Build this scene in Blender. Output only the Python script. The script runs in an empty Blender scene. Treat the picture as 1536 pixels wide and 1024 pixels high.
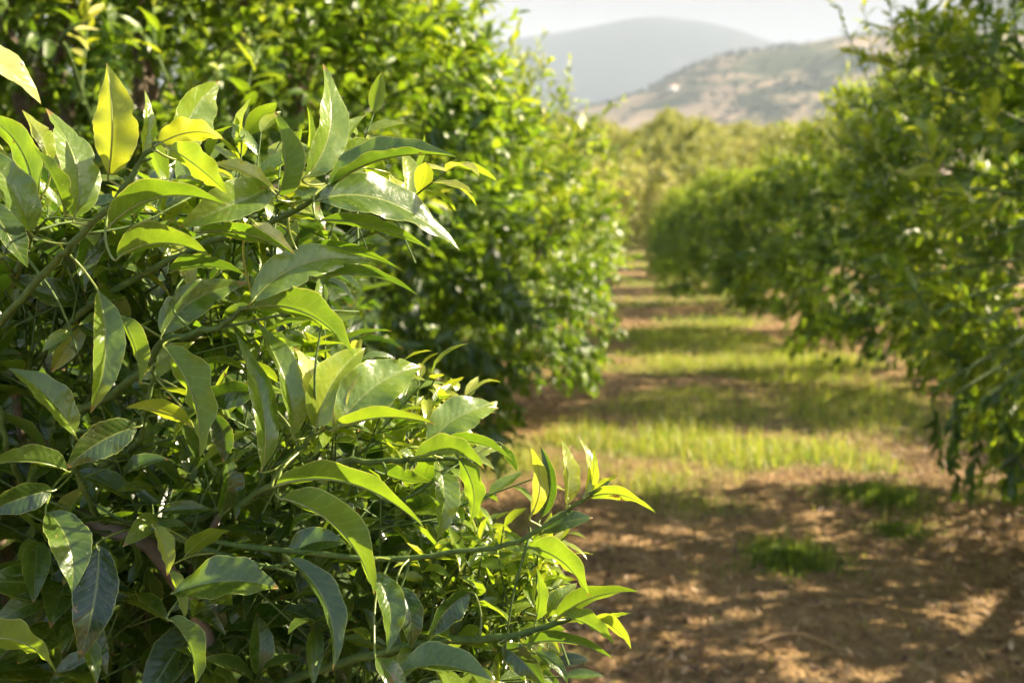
import bpy, math, random
import numpy as np
from mathutils import Vector
R = math.radians
rng = np.random.default_rng(7)
random.seed(7)
SC = bpy.context.scene
COL = SC.collection

# ------------------------------------------------------------------ camera
CAM = np.array([0.0, 0.0, 1.5]); F = 1493.0; HOR = 325.0
PITCH = math.atan((512 - HOR) / F)
FWD = np.array([0, math.cos(PITCH), -math.sin(PITCH)])
UP = np.array([0, math.sin(PITCH), math.cos(PITCH)])
RT = np.array([1.0, 0, 0])
def P(px, py, d):
    return CAM + d * (FWD + (px - 768) / F * RT + (512 - py) / F * UP)
def proj(p):
    q = np.asarray(p) - CAM
    d = q @ FWD
    d = np.where(np.abs(d) < 1e-6, 1e-6, d)
    return 768 + F * (q @ RT) / d, 512 - F * (q @ UP) / d, d
cd = bpy.data.cameras.new('camera'); cam = bpy.data.objects.new('camera', cd); COL.objects.link(cam)
cam.location = CAM; cam.rotation_euler = (math.pi / 2 - PITCH, 0, 0)
cd.sensor_width = 36; cd.lens = F / 1536 * 36; cd.clip_start = 0.05; cd.clip_end = 20000
cd.dof.use_dof = True; cd.dof.focus_distance = 0.87; cd.dof.aperture_fstop = 6.3
SC.camera = cam

# ------------------------------------------------------------------ light and air
SUN_EL = R(33); SUN_AZ = R(12)        # azimuth from +x towards +y
sd = np.array([math.cos(SUN_EL) * math.cos(SUN_AZ), math.cos(SUN_EL) * math.sin(SUN_AZ), math.sin(SUN_EL)])
ld = bpy.data.lights.new('sun', 'SUN'); ld.energy = 5.0; ld.angle = R(0.55); ld.color = (1.0, 0.85, 0.60)
lo = bpy.data.objects.new('sun', ld); COL.objects.link(lo)
lo.rotation_euler = Vector(sd).to_track_quat('Z', 'Y').to_euler(); lo.location = (8, 2, 12)
W = bpy.data.worlds.new('World'); SC.world = W; W.use_nodes = True
nt = W.node_tree; nt.nodes.clear()
out = nt.nodes.new('ShaderNodeOutputWorld'); bg = nt.nodes.new('ShaderNodeBackground')
sky = nt.nodes.new('ShaderNodeTexSky'); sky.sky_type = 'NISHITA'; sky.sun_disc = False
sky.sun_elevation = SUN_EL; sky.sun_rotation = math.pi / 2 - SUN_AZ; sky.air_density = 1.3; sky.dust_density = 3.0
tc = nt.nodes.new('ShaderNodeTexCoord'); mp = nt.nodes.new('ShaderNodeMapping'); mp.inputs['Scale'].default_value = (1, 1, 3.2)
nz = nt.nodes.new('ShaderNodeTexNoise'); nz.inputs['Scale'].default_value = 1.7; nz.inputs['Detail'].default_value = 6
nz.inputs['Roughness'].default_value = 0.55
rp = nt.nodes.new('ShaderNodeValToRGB'); rp.color_ramp.elements[0].position = 0.2; rp.color_ramp.elements[1].position = 0.42
cr = nt.nodes.new('ShaderNodeValToRGB'); cr.color_ramp.elements[0].color = (0.84, 0.80, 0.77, 1); cr.color_ramp.elements[1].color = (1, 0.965, 0.92, 1)
cr.color_ramp.elements[0].position = 0.4; cr.color_ramp.elements[1].position = 0.6
nz2 = nt.nodes.new('ShaderNodeTexNoise'); nz2.inputs['Scale'].default_value = 3.0; nz2.inputs['Detail'].default_value = 4
ml = nt.nodes.new('ShaderNodeVectorMath'); ml.operation = 'SCALE'; ml.inputs['Scale'].default_value = 1.75
mx = nt.nodes.new('ShaderNodeMix'); mx.data_type = 'RGBA'
L = nt.links.new
L(tc.outputs['Generated'], mp.inputs[0]); L(mp.outputs[0], nz.inputs['Vector']); L(mp.outputs[0], nz2.inputs['Vector'])
L(nz.outputs[0], rp.inputs[0]); L(nz2.outputs[0], cr.inputs[0]); L(cr.outputs[0], ml.inputs[0])
sx = nt.nodes.new('ShaderNodeSeparateXYZ'); L(tc.outputs['Generated'], sx.inputs[0])
mr = nt.nodes.new('ShaderNodeMapRange'); mr.interpolation_type = 'SMOOTHSTEP'; mr.inputs[1].default_value = -.25; mr.inputs[2].default_value = .45; L(sx.outputs[1], mr.inputs[0])
mm = nt.nodes.new('ShaderNodeMath'); mm.operation = 'MULTIPLY'; L(rp.outputs[0], mm.inputs[0]); L(mr.outputs[0], mm.inputs[1])   # cloud bank kept over the hills, unseen sky cleared to weaken fill light
L(mm.outputs[0], mx.inputs[0]); L(sky.outputs[0], mx.inputs[6]); L(ml.outputs[0], mx.inputs[7])
L(mx.outputs[2], bg.inputs[0]); bg.inputs[1].default_value = 0.07; L(bg.outputs[0], out.inputs[0])
SC.view_settings.view_transform = 'Standard'; SC.view_settings.look = 'None'
SC.view_settings.exposure = 2.25; SC.view_settings.gamma = 1
SC.cycles.use_denoising = True; SC.cycles.use_adaptive_sampling = True; SC.cycles.adaptive_threshold = 0.03; SC.cycles.adaptive_min_samples = 16
SC.cycles.max_bounces = 6; SC.cycles.transmission_bounces = 4; SC.cycles.volume_bounces = 0
SC.cycles.diffuse_bounces = 3; SC.cycles.glossy_bounces = 2; SC.cycles.transparent_max_bounces = 4
SC.cycles.caustics_reflective = False; SC.cycles.caustics_refractive = False
SC.cycles.sample_clamp_indirect = 6

# ------------------------------------------------------------------ materials
class NB:
    def __init__(s, name):
        s.m = bpy.data.materials.new(name); s.m.use_nodes = True; s.t = s.m.node_tree; s.t.nodes.clear()
    def n(s, ty, **kw):
        x = s.t.nodes.new('ShaderNode' + ty)
        for k, v in kw.items(): setattr(x, k, v)
        return x
    def l(s, a, b): s.t.links.new(a, b)
    def put(s, sock, v):
        if hasattr(v, 'is_output'): s.l(v, sock)
        elif v is not None: sock.default_value = v
    def math(s, op, a, b=None, c=None, clamp=False):
        x = s.n('Math', operation=op, use_clamp=clamp)
        s.put(x.inputs[0], a); s.put(x.inputs[1], b); s.put(x.inputs[2], c)
        return x.outputs[0]
    def mix(s, f, a, b, mode='MIX'):
        x = s.n('Mix', data_type='RGBA', blend_type=mode)
        s.put(x.inputs[0], f); s.put(x.inputs[6], a); s.put(x.inputs[7], b)
        return x.outputs[2]
    def ramp(s, f, pts):
        x = s.n('ValToRGB'); e = x.color_ramp.elements
        while len(e) < len(pts): e.new(0.5)
        for i, (p, c) in enumerate(pts):
            e[i].position = p; e[i].color = (*c, 1) if len(c) == 3 else c
        s.put(x.inputs[0], f); return x.outputs[0]
    def noise(s, scale, detail=3, vec=None, rough=0.5, dist=0.0):
        x = s.n('TexNoise'); x.inputs['Scale'].default_value = scale; x.inputs['Detail'].default_value = detail
        x.inputs['Roughness'].default_value = rough; x.inputs['Distortion'].default_value = dist
        if vec is not None: s.l(vec, x.inputs['Vector'])
        return x.outputs[0]
    def attr(s, name):
        x = s.n('Attribute', attribute_name=name); return x
    def bump(s, h, st, dist=0.01):
        x = s.n('Bump'); s.put(x.inputs['Strength'], st); x.inputs['Distance'].default_value = dist; s.l(h, x.inputs['Height'])
        return x.outputs[0]
    def done(s, sh):
        o = s.n('OutputMaterial'); s.l(sh, o.inputs[0]); return s.m

def leaf_mat(name, hero, top, trans, tfac, rough, hue=(1, 1, 1)):
    b = NB(name)
    tint = b.attr('tint').outputs['Fac']
    geo = b.n('NewGeometry'); pos = b.n('TexCoord').outputs['Object']
    var = b.noise(9 if hero else 2.2, 2, pos)
    t2 = b.math('ADD', tint, b.math('MULTIPLY', b.math('SUBTRACT', var, 0.5), 0.22))
    if hero:                                      # yellowing and blotches inside a leaf
        bl = b.noise(55, 3, pos)
        t2 = b.math('ADD', t2, b.math('MULTIPLY', b.math('SUBTRACT', bl, 0.5), 0.30))
    col = b.ramp(t2, top); tr = b.ramp(t2, trans)
    under = b.mix(0.15, col, (0.13, 0.20, 0.04, 1))
    nrm = None
    if hero:
        lt = b.attr('lt').outputs['Fac']; lv = b.attr('lv').outputs['Fac']
        av = b.math('ABSOLUTE', lv)
        rib = b.math('LESS_THAN', av, 0.035)
        ribsoft = b.math('SUBTRACT', 1.0, b.math('MULTIPLY', av, 11.0), clamp=True)
        wob = b.math('MULTIPLY', b.noise(30, 2, pos), 0.13)
        ph = b.math('ADD', b.math('SUBTRACT', lt, b.math('MULTIPLY', b.math('POWER', av, 0.8), 0.16)), wob)
        s1 = b.math('SINE', b.math('MULTIPLY', ph, 72.0))
        s01 = b.math('MULTIPLY_ADD', s1, 0.5, 0.5)
        vein = b.math('POWER', s01, 22.0)
        edge = b.math('GREATER_THAN', av, 0.955)
        vm = b.math('MAXIMUM', b.math('MULTIPLY', vein, 0.22), b.math('MULTIPLY', ribsoft, 0.6))
        vm = b.math('MAXIMUM', vm, b.math('MULTIPLY', edge, 0.75))
        col = b.mix(vm, col, (0.30, 0.36, 0.10, 1)); under = b.mix(vm, under, (0.36, 0.42, 0.16, 1))
        tr = b.mix(b.math('MULTIPLY', ribsoft, 0.6), tr, (0.08, 0.14, 0.01, 1))
        tr = b.mix(b.math('MULTIPLY', edge, 0.6), tr, (0.75, 0.72, 0.10, 1))
        # specks, dust and small brown scars
        vo = b.n('TexVoronoi'); vo.inputs['Scale'].default_value = 190; b.l(pos, vo.inputs['Vector'])
        spk = b.math('MULTIPLY', b.math('LESS_THAN', vo.outputs['Distance'], 0.10), b.math('GREATER_THAN', b.noise(60, 2, pos), 0.5))
        col = b.mix(b.math('MULTIPLY', spk, 0.7), col, (0.5, 0.5, 0.35, 1)); under = b.mix(b.math('MULTIPLY', spk, 0.7), under, (0.5, 0.5, 0.35, 1))
        tipm = b.math('MULTIPLY', b.math('GREATER_THAN', b.math('ADD', lt, b.math('MULTIPLY', b.noise(14, 3, pos), .34)), 1.135), .85)
        for_tip = (0.30, 0.19, 0.06, 1); col = b.mix(tipm, col, for_tip); under = b.mix(tipm, under, for_tip); tr = b.mix(tipm, tr, (.3, .16, .03, 1))
        scar = b.math('GREATER_THAN', b.noise(38, 4, pos, 0.6), 0.70)
        col = b.mix(scar, col, (0.24, 0.17, 0.06, 1)); under = b.mix(scar, under, (0.24, 0.17, 0.06, 1)); tr = b.mix(scar, tr, (0.12, 0.06, 0.01, 1))
        h = b.math('ADD', b.math('MULTIPLY', s01, -0.16), b.math('MULTIPLY', ribsoft, -0.8))
        h = b.math('ADD', h, b.math('MULTIPLY', b.noise(70, 3, pos), 1.8))
        nrm = b.bump(h, 0.38, 0.002)
    bc = b.mix(geo.outputs['Backfacing'], col, under)
    rg = b.math('ADD', b.math('MULTIPLY', geo.outputs['Backfacing'], 0.22), rough)
    if hero: rg = b.math('ADD', rg, b.math('MULTIPLY', b.noise(120, 2, pos), 0.12))
    p = b.n('BsdfPrincipled'); b.l(bc, p.inputs['Base Color']); b.l(rg, p.inputs['Roughness'])
    b.l(b.math('SUBTRACT', 1.0 if hero else 0.65, b.math('MULTIPLY', geo.outputs['Backfacing'], 0.5)), p.inputs['Specular IOR Level'])
    tl = b.n('BsdfTranslucent'); b.l(tr, tl.inputs['Color'])
    if nrm is not None: b.l(nrm, p.inputs['Normal'])
    ms = b.n('MixShader'); ms.inputs[0].default_value = tfac; b.l(p.outputs[0], ms.inputs[1]); b.l(tl.outputs[0], ms.inputs[2])
    return b.done(ms.outputs[0])

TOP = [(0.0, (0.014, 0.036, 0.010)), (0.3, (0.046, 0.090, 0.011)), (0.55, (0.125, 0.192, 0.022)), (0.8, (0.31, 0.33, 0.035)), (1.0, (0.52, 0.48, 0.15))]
TRN = [(0.0, (0.05, 0.12, 0.008)), (0.3, (0.19, 0.35, 0.012)), (0.55, (0.42, 0.60, 0.020)), (0.8, (0.70, 0.76, 0.03)), (1.0, (0.88, 0.82, 0.32))]
M_HERO = leaf_mat('citrus_leaf', True, TOP, TRN, 0.39, 0.20)
M_LEAF = leaf_mat('orchard_leaf', False, TOP, TRN, 0.37, 0.42)
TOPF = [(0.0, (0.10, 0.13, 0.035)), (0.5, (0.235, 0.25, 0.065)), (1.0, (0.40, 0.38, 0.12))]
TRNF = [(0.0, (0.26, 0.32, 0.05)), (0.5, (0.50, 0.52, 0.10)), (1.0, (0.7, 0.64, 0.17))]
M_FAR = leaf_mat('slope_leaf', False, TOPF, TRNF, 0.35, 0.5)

def bark(name, c1, c2, sc):
    b = NB(name); pos = b.n('TexCoord').outputs['Object']
    n = b.noise(sc, 5, pos, 0.65); col = b.ramp(n, [(0.3, c1), (0.7, c2)])
    p = b.n('BsdfPrincipled'); b.l(col, p.inputs['Base Color']); p.inputs['Roughness'].default_value = 0.7
    b.l(b.bump(n, 0.6, 0.004), p.inputs['Normal']); return b.done(p.outputs[0])
M_BARK = bark('bark', (0.07, 0.05, 0.032), (0.22, 0.17, 0.12), 28)
M_TWIG = bark('green_twig', (0.035, 0.07, 0.012), (0.10, 0.16, 0.03), 90)

def blade_mat(name, pts, tpts, tf, rough):
    b = NB(name); tint = b.attr('tint').outputs['Fac']
    col = b.ramp(tint, pts); p = b.n('BsdfPrincipled'); b.l(col, p.inputs['Base Color']); p.inputs['Roughness'].default_value = rough
    tl = b.n('BsdfTranslucent'); b.l(b.ramp(tint, tpts), tl.inputs['Color'])
    ms = b.n('MixShader'); ms.inputs[0].default_value = tf; b.l(p.outputs[0], ms.inputs[1]); b.l(tl.outputs[0], ms.inputs[2])
    return b.done(ms.outputs[0])
M_GRASS = blade_mat('grass_blade', [(0, (0.035, 0.085, 0.015)), (0.5, (0.17, 0.23, 0.03)), (0.8, (0.44, 0.43, 0.05)), (1, (0.42, 0.34, 0.15))],
                    [(0, (0.08, 0.20, 0.02)), (0.5, (0.34, 0.50, 0.04)), (0.8, (0.70, 0.70, 0.06)), (1, (0.6, 0.45, 0.2))], 0.4, 0.5)
M_LITTER = blade_mat('dead_leaf', [(0, (0.07, 0.035, 0.018)), (0.5, (0.26, 0.14, 0.07)), (1, (0.62, 0.43, 0.26))],
                     [(0, (0.1, 0.05, 0.02)), (0.5, (0.3, 0.16, 0.06)), (1, (0.6, 0.4, 0.2))], 0.15, 0.6)

def ground_mat():
    b = NB('soil'); pos = b.n('TexCoord').outputs['Object']
    big = b.noise(0.55, 4, pos, 0.6); fine = b.noise(14, 6, pos, 0.7); mid = b.noise(3.0, 4, pos, 0.6)
    soil = b.ramp(mid, [(0.25, (0.11, 0.062, 0.028)), (0.5, (0.24, 0.126, 0.052)), (0.75, (0.44, 0.26, 0.12))])
    soil = b.mix(0.5, soil, b.ramp(fine, [(0.3, (0.08, 0.045, 0.022)), (0.5, (0.26, 0.16, 0.075)), (0.68, (0.60, 0.43, 0.25))]))
    g = b.attr('grassy').outputs['Fac']
    gf = b.math('MULTIPLY', g, b.ramp(b.noise(6, 4, pos, 0.65), [(0.3, (0.35, 0.35, 0.35)), (0.6, (1, 1, 1))]))
    green = b.ramp(fine, [(0.3, (0.045, 0.09, 0.016)), (0.7, (0.15, 0.19, 0.035))])
    col = b.mix(gf, soil, green)
    col = b.mix(b.math('MULTIPLY', big, 0.45), col, (0.16, 0.15, 0.055, 1))
    vo = b.n('TexVoronoi'); vo.inputs['Scale'].default_value = 42; b.l(pos, vo.inputs['Vector'])
    p = b.n('BsdfPrincipled'); b.l(col, p.inputs['Base Color']); p.inputs['Roughness'].default_value = 0.9
    p.inputs['Specular IOR Level'].default_value = 0.2
    h = b.math('ADD', fine, b.math('MULTIPLY', vo.outputs['Distance'], 0.5))
    b.l(b.bump(h, 0.9, 0.03), p.inputs['Normal']); return b.done(p.outputs[0])
M_SOIL = ground_mat()

def hill_mat(name, scrub, dry, sc, thr):
    b = NB(name); pos = b.n('TexCoord').outputs['Object']
    mpn = b.n('Mapping'); mpn.inputs['Scale'].default_value = (1, 0.55, 2.5); b.l(pos, mpn.inputs[0])
    n = b.noise(sc, 6, mpn.outputs[0], 0.6, 0.6); f = b.ramp(n, [(thr, (0, 0, 0)), (thr + 0.12, (1, 1, 1))])
    d = b.mix(b.noise(sc * 4, 4, mpn.outputs[0]), dry, tuple(x * 0.75 for x in dry[:3]) + (1,))
    col = b.mix(f, scrub, d)
    vo = b.n('TexVoronoi'); vo.inputs['Scale'].default_value = 0.07; b.l(pos, vo.inputs['Vector'])
    sp = b.ramp(vo.outputs['Distance'], [(0.25, (1, 1, 1)), (0.45, (0, 0, 0))])
    col = b.mix(b.math('MULTIPLY', sp, 0.35), col, scrub)
    p = b.n('BsdfPrincipled'); b.l(col, p.inputs['Base Color']); p.inputs['Roughness'].default_value = 1; p.inputs['Specular IOR Level'].default_value = 0.05
    return b.done(p.outputs[0])
M_HILL1 = hill_mat('dry_hillside', (0.055, 0.07, 0.035, 1), (0.42, 0.31, 0.20, 1), 0.0075, 0.45)
M_HILL2 = hill_mat('wooded_mountain', (0.03, 0.036, 0.034, 1), (0.07, 0.065, 0.055, 1), 0.004, 0.6)
def plain(name, c, r=0.8):
    b = NB(name); pos = b.n('TexCoord').outputs['Object']; n = b.noise(1.5, 4, pos)
    p = b.n('BsdfPrincipled'); b.l(b.mix(b.math('MULTIPLY', n, 0.3), (*c, 1), tuple(x * 0.6 for x in c) + (1,)), p.inputs['Base Color'])
    p.inputs['Roughness'].default_value = r; return b.done(p.outputs[0])

# ------------------------------------------------------------------ mesh building
class MB:
    def __init__(s): s.v = []; s.q = []; s.t = []; s.a = []; s.n = 0; s.qm = []; s.tm = []
    def add(s, v, q=None, t=None, att=None, mat=0):
        v = np.asarray(v, float).reshape(-1, 3)
        s.v.append(v)
        if q is not None and len(q): q = np.asarray(q, int).reshape(-1, 4) + s.n; s.q.append(q); s.qm.append(np.full(len(q), mat))
        if t is not None and len(t): t = np.asarray(t, int).reshape(-1, 3) + s.n; s.t.append(t); s.tm.append(np.full(len(t), mat))
        s.a.append(np.zeros((len(v), 3)) if att is None else np.asarray(att, float).reshape(-1, 3))
        s.n += len(v)
    def mesh(s, name, mats, off=(0, 0, 0), smooth=True):
        V = np.concatenate(s.v) - np.asarray(off, float); A = np.concatenate(s.a)
        Q = np.concatenate(s.q) if s.q else np.zeros((0, 4), int); T = np.concatenate(s.t) if s.t else np.zeros((0, 3), int)
        me = bpy.data.meshes.new(name); me.vertices.add(len(V)); me.vertices.foreach_set('co', V.astype(np.float32).ravel())
        li = np.concatenate([Q.ravel(), T.ravel()]).astype(np.int32)
        me.loops.add(len(li)); me.loops.foreach_set('vertex_index', li)
        me.polygons.add(len(Q) + len(T))
        st = np.concatenate([np.arange(len(Q)) * 4, len(Q) * 4 + np.arange(len(T)) * 3]).astype(np.int32)
        me.polygons.foreach_set('loop_start', st)
        mi = np.concatenate((s.qm if s.qm else []) + (s.tm if s.tm else [])).astype(np.int32)
        if not isinstance(mats, (list, tuple)): mats = [mats]
        for m in mats: me.materials.append(m)
        me.polygons.foreach_set('material_index', mi)
        me.polygons.foreach_set('use_smooth', np.full(len(Q) + len(T), smooth, dtype=bool))
        for i, nm in enumerate(('tint', 'lt', 'lv')):
            if nm == 'tint' or A[:, i].any():
                at = me.attributes.new(nm, 'FLOAT', 'POINT'); at.data.foreach_set('value', A[:, i].astype(np.float32))
        me.update(calc_edges=True); me.validate()
        return me
    def obj(s, name, mats, parent=None, off=(0, 0, 0), smooth=True):
        o = bpy.data.objects.new(name, s.mesh(name, mats, off, smooth)); COL.objects.link(o)
        if parent is not None: o.parent = parent
        return o
def tag(o, label=None, cat=None, group=None, kind=None):
    if label: o['label'] = label
    if cat: o['category'] = cat
    if group: o['group'] = group
    if kind: o['kind'] = kind
    return o
def empty(name, loc):
    o = bpy.data.objects.new(name, None); COL.objects.link(o); o.location = loc; o.empty_display_size = 0.2; return o
def nrm(a):
    return a / np.maximum(np.linalg.norm(a, axis=-1, keepdims=True), 1e-9)
def spline(pts, n):
    pts = np.asarray(pts, float); k = len(pts)
    if k == 2: return pts[0] + (pts[1] - pts[0]) * np.linspace(0, 1, n)[:, None]
    e = np.vstack([2 * pts[0] - pts[1], pts, 2 * pts[-1] - pts[-2]])
    o = []
    for u in np.linspace(0, k - 1 - 1e-6, n):
        i = int(u); f = u - i; p0, p1, p2, p3 = e[i:i + 4]
        o.append(0.5 * (2 * p1 + (p2 - p0) * f + (2 * p0 - 5 * p1 + 4 * p2 - p3) * f * f + (3 * p1 - p0 - 3 * p2 + p3) * f ** 3))
    return np.array(o)
def tube(mb, path, r, sides=7, mat=0, tint=0.0, rough=0.0):
    path = np.asarray(path, float); n = len(path); r = np.broadcast_to(np.asarray(r, float), (n,))
    T = nrm(np.gradient(path, axis=0)); ref = np.array([0.31, 0.22, 0.92])
    A = nrm(np.cross(T, ref)); B = np.cross(T, A)
    an = np.linspace(0, 2 * math.pi, sides, endpoint=False)
    rr = r[:, None] * (1 + rough * rng.standard_normal((n, sides)))
    v = path[:, None] + rr[..., None] * (A[:, None] * np.cos(an)[None, :, None] + B[:, None] * np.sin(an)[None, :, None])
    i = np.arange(n - 1)[:, None] * sides; j = np.arange(sides)[None]; j2 = (j + 1) % sides
    q = np.stack([i + j, i + j2, i + sides + j2, i + sides + j], -1).reshape(-1, 4)
    v = np.vstack([v.reshape(-1, 3), path[-1:], path[:1]]); e = (n - 1) * sides
    t = [(e + a, e + (a + 1) % sides, n * sides) for a in range(sides)] + [((a + 1) % sides, a, n * sides + 1) for a in range(sides)]
    mb.add(v, q, t, np.tile([tint, 0, 0], (len(v), 1)), mat)
def sticks(mb, A, B, ra, rb, mat=0, tint=0.3):
    """many three-sided twigs at once"""
    A = np.asarray(A); B = np.asarray(B); n = len(A); T = nrm(B - A)
    X = nrm(np.cross(T, np.array([0.3, 0.2, 0.9]))); Y = np.cross(T, X)
    an = np.array([0, 2.094, 4.189])
    c = X[:, None] * np.cos(an)[None, :, None] + Y[:, None] * np.sin(an)[None, :, None]
    v = np.concatenate([A[:, None] + c * ra, B[:, None] + c * rb], 1)
    f = np.array([[0, 1, 4, 3], [1, 2, 5, 4], [2, 0, 3, 5]])
    mb.add(v, (np.arange(n)[:, None, None] * 6 + f[None]).reshape(-1, 4), None, np.tile([tint, 0, 0], (n * 6, 1)), mat)

def prof(s):
    s = np.clip(s, 0, 1)
    return np.where(s < 0.999, 1.0, 0) * (np.sin(math.pi * s ** 0.82) ** 0.85) * (1 - 0.35 * s ** 4)
def leaves(mb, base, T, N, Ln, Wd, bend, fold, tint, rows, vs, mat=0, wave=0.0):
    """a batch of leaves: arced midrib, folded along it, pointed tip"""
    n = len(base); T = nrm(T); N = nrm(N - (N * T).sum(-1, keepdims=True) * T); S = np.cross(N, T)
    s = np.asarray(rows, float); b = np.where(np.abs(bend) < 1e-3, 1e-3, bend)[:, None]
    fx = np.sin(b * s) / b; fz = -(1 - np.cos(b * s)) / b
    c = base[:, None] + Ln[:, None, None] * (T[:, None] * fx[..., None] + N[:, None] * fz[..., None])
    Nn = N[:, None] * np.cos(b * s)[..., None] + T[:, None] * np.sin(b * s)[..., None]
    w = (Wd[:, None] * 0.5) * np.maximum(prof(s), 0)[None]
    vs = np.asarray(vs, float)
    wv = wave * np.sin(s[None] * 16 + rng.uniform(0, 6, (n, 1))) * Wd[:, None]
    off_s = w[..., None] * vs * np.cos(fold)[:, None, None]
    off_n = w[..., None] * np.abs(vs) * np.sin(fold)[:, None, None] + wv[..., None] * np.abs(vs) ** 2 * (prof(s) > 0.1)[None, :, None]
    v = c[:, :, None] + S[:, None, None] * off_s[..., None] + Nn[:, :, None] * off_n[..., None]
    R_, C_ = len(s), len(vs)
    i = np.arange(R_ - 1)[:, None] * C_; j = np.arange(C_ - 1)[None]
    q = np.stack([i + j, i + C_ + j, i + C_ + j + 1, i + j + 1], -1).reshape(-1, 4)
    q = (np.arange(n)[:, None, None] * R_ * C_ + q[None]).reshape(-1, 4)
    att = np.zeros((n, R_, C_, 3)); att[..., 0] = tint[:, None, None]; att[..., 1] = s[None, :, None]; att[..., 2] = vs
    mb.add(v, q, None, att, mat)
LO = ([0.0, 0.3, 0.68, 1.0], [-1, 0, 1])
def leaves_lo(mb, base, T, N, Ln, Wd, bend, fold, tint, mat=0):
    """8 points per leaf"""
    n = len(base); T = nrm(T); N = nrm(N - (N * T).sum(-1, keepdims=True) * T); S = np.cross(N, T)
    def c(s):
        b = np.where(np.abs(bend) < 1e-3, 1e-3, bend)
        return base + Ln[:, None] * (T * (np.sin(b * s) / b)[:, None] - N * ((1 - np.cos(b * s)) / b)[:, None])
    a, m1, m2, z = c(0.0), c(0.33), c(0.7), c(1.0)
    o1 = S * (Wd * 0.5 * np.cos(fold))[:, None]; u1 = N * (Wd * 0.5 * np.sin(fold))[:, None]
    v = np.stack([a, m1 - o1 + u1, m1, m1 + o1 + u1, m2 - o1 * .8 + u1 * .8, m2, m2 + o1 * .8 + u1 * .8, z], 1)
    k = np.arange(n)[:, None, None] * 8
    q = (k + np.array([[1, 4, 5, 2], [2, 5, 6, 3]])[None]).reshape(-1, 4)
    t = (k + np.array([[0, 1, 2], [0, 2, 3], [4, 7, 5], [5, 7, 6]])[None]).reshape(-1, 3)
    att = np.zeros((n, 8, 3)); att[..., 0] = tint[:, None]
    mb.add(v, q, t, att, mat)

def sines(seed, k, scale):
    g = np.random.default_rng(seed); K = nrm(g.standard_normal((k, 3))) * scale * g.uniform(0.6, 1.5, (k, 1)); ph = g.uniform(0, 6.28, k)
    return lambda p: np.sin(p @ K.T + ph).sum(-1) / math.sqrt(k)

# ------------------------------------------------------------------ ground
gn1 = sines(3, 14, 0.8); gn2 = sines(4, 14, 3.0); gn3 = sines(5, 20, 9.0); sl = sines(6, 10, 0.06)
def smooth(a, b, x): t = np.clip((x - a) / (b - a), 0, 1); return t * t * (3 - 2 * t)
def gh(x, y):
    x = np.asarray(x, float); y = np.asarray(y, float); p = np.stack([x, y, 0 * x], -1)
    near = 1 - smooth(34, 60, np.hypot(x, y))
    z = near * (0.022 * gn1(p) + 0.012 * gn2(p) + 0.004 * gn3(p))
    rise = smooth(33, 88, y) * (1 - 0.5 * smooth(110, 200, y)) * 4.9
    rise = rise * (1 - smooth(60, 160, np.abs(x - 12)) * 0.5)
    return z + rise + (1 - near) * 0.5 * sl(p)
def G(px, py):
    """point of the level ground seen at a pixel"""
    r = FWD + (px - 768) / F * RT + (512 - py) / F * UP; k = -CAM[2] / r[2]; return (CAM + r * k)[:2]
# grass patches: centre, half sizes (world metres), strength
patches = []
for (px, py, rx, ry, s) in [(1170, 682, 250, 34, 1.0), (1300, 700, 110, 26, .8), (1050, 618, 150, 32, .7), (1060, 548, 130, 12, .9), (1230, 545, 60, 14, 1.0),
                            (1050, 508, 120, 18, .8), (1080, 482, 70, 7, .9), (1010, 452, 80, 8, .7), (1100, 463, 50, 4, .9), (985, 425, 60, 5, .8), (970, 402, 40, 4, .6),
                            (1070, 765, 80, 16, .55), (1180, 838, 72, 24, .8), (1320, 742, 95, 13, .85), (1350, 795, 60, 14, .4), (1490, 745, 90, 14, .7), (720, 700, 70, 20, .6),
                            (690, 800, 90, 30, .5), (860, 990, 60, 25, .5), (1420, 640, 90, 20, .35)]:
    c = G(px, py); a = G(px, py - ry * .999); b_ = G(px, py + ry); ex = G(px + rx, py)
    patches.append((c[0], (a[1] + b_[1]) / 2, ex[0] - c[0], (a[1] - b_[1]) / 2, s))
def grassy(x, y):
    x = np.asarray(x, float); y = np.asarray(y, float); g = np.zeros_like(x)
    p = np.stack([x, y, 0 * x], -1); w = 1 + 0.45 * gn2(p * 1.4) + 0.25 * gn3(p)
    for cx, cy, rx, ry, s in patches:
        d = np.hypot((x - cx) / rx, (y - cy) / ry) * w
        g = np.maximum(g, s * np.clip(1.7 - 1.25 * d, 0, 1))
    lane = 1 - smooth(.6, 1.3, np.abs(x - (1.45 + .122 * y))); g = np.maximum(g, lane * smooth(6.0, 7.5, y) * np.clip(.28 + .6 * gn1(p * 1.9) + .28 * gn2(p), 0, .85))
    far = smooth(30, 36, y) * 0.8
    return np.maximum(g, far)
def grid_mesh(xs, ys, zf, extra=None):
    X, Y = np.meshgrid(xs, ys); Z = zf(X, Y); n, m = X.shape
    v = np.stack([X, Y, Z], -1).reshape(-1, 3); i = np.arange(n - 1)[:, None] * m; j = np.arange(m - 1)[None]
    q = np.stack([i + j, i + j + 1, i + m + j + 1, i + m + j], -1).reshape(-1, 4)
    return v, q, X, Y
def axis(bounds):
    o = []
    for a, b, st in bounds: o += list(np.arange(a, b, st))
    o.append(bounds[-1][1]); return np.array(o)
xs = axis([(-6000, -600, 600), (-600, -60, 30), (-60, -6, 1.5), (-6, 7, 0.06), (7, 12, 0.25), (12, 60, 1.5), (60, 600, 30), (600, 6000, 600)])
ys = axis([(-300, -20, 40), (-20, 0, 1), (0, 14, 0.06), (14, 34, 0.25), (34, 130, 1.5), (130, 700, 30), (700, 6400, 500)])
v, q, X, Y = grid_mesh(xs, ys, gh)
me_b = MB(); me_b.add(v, q, None, None)
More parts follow.
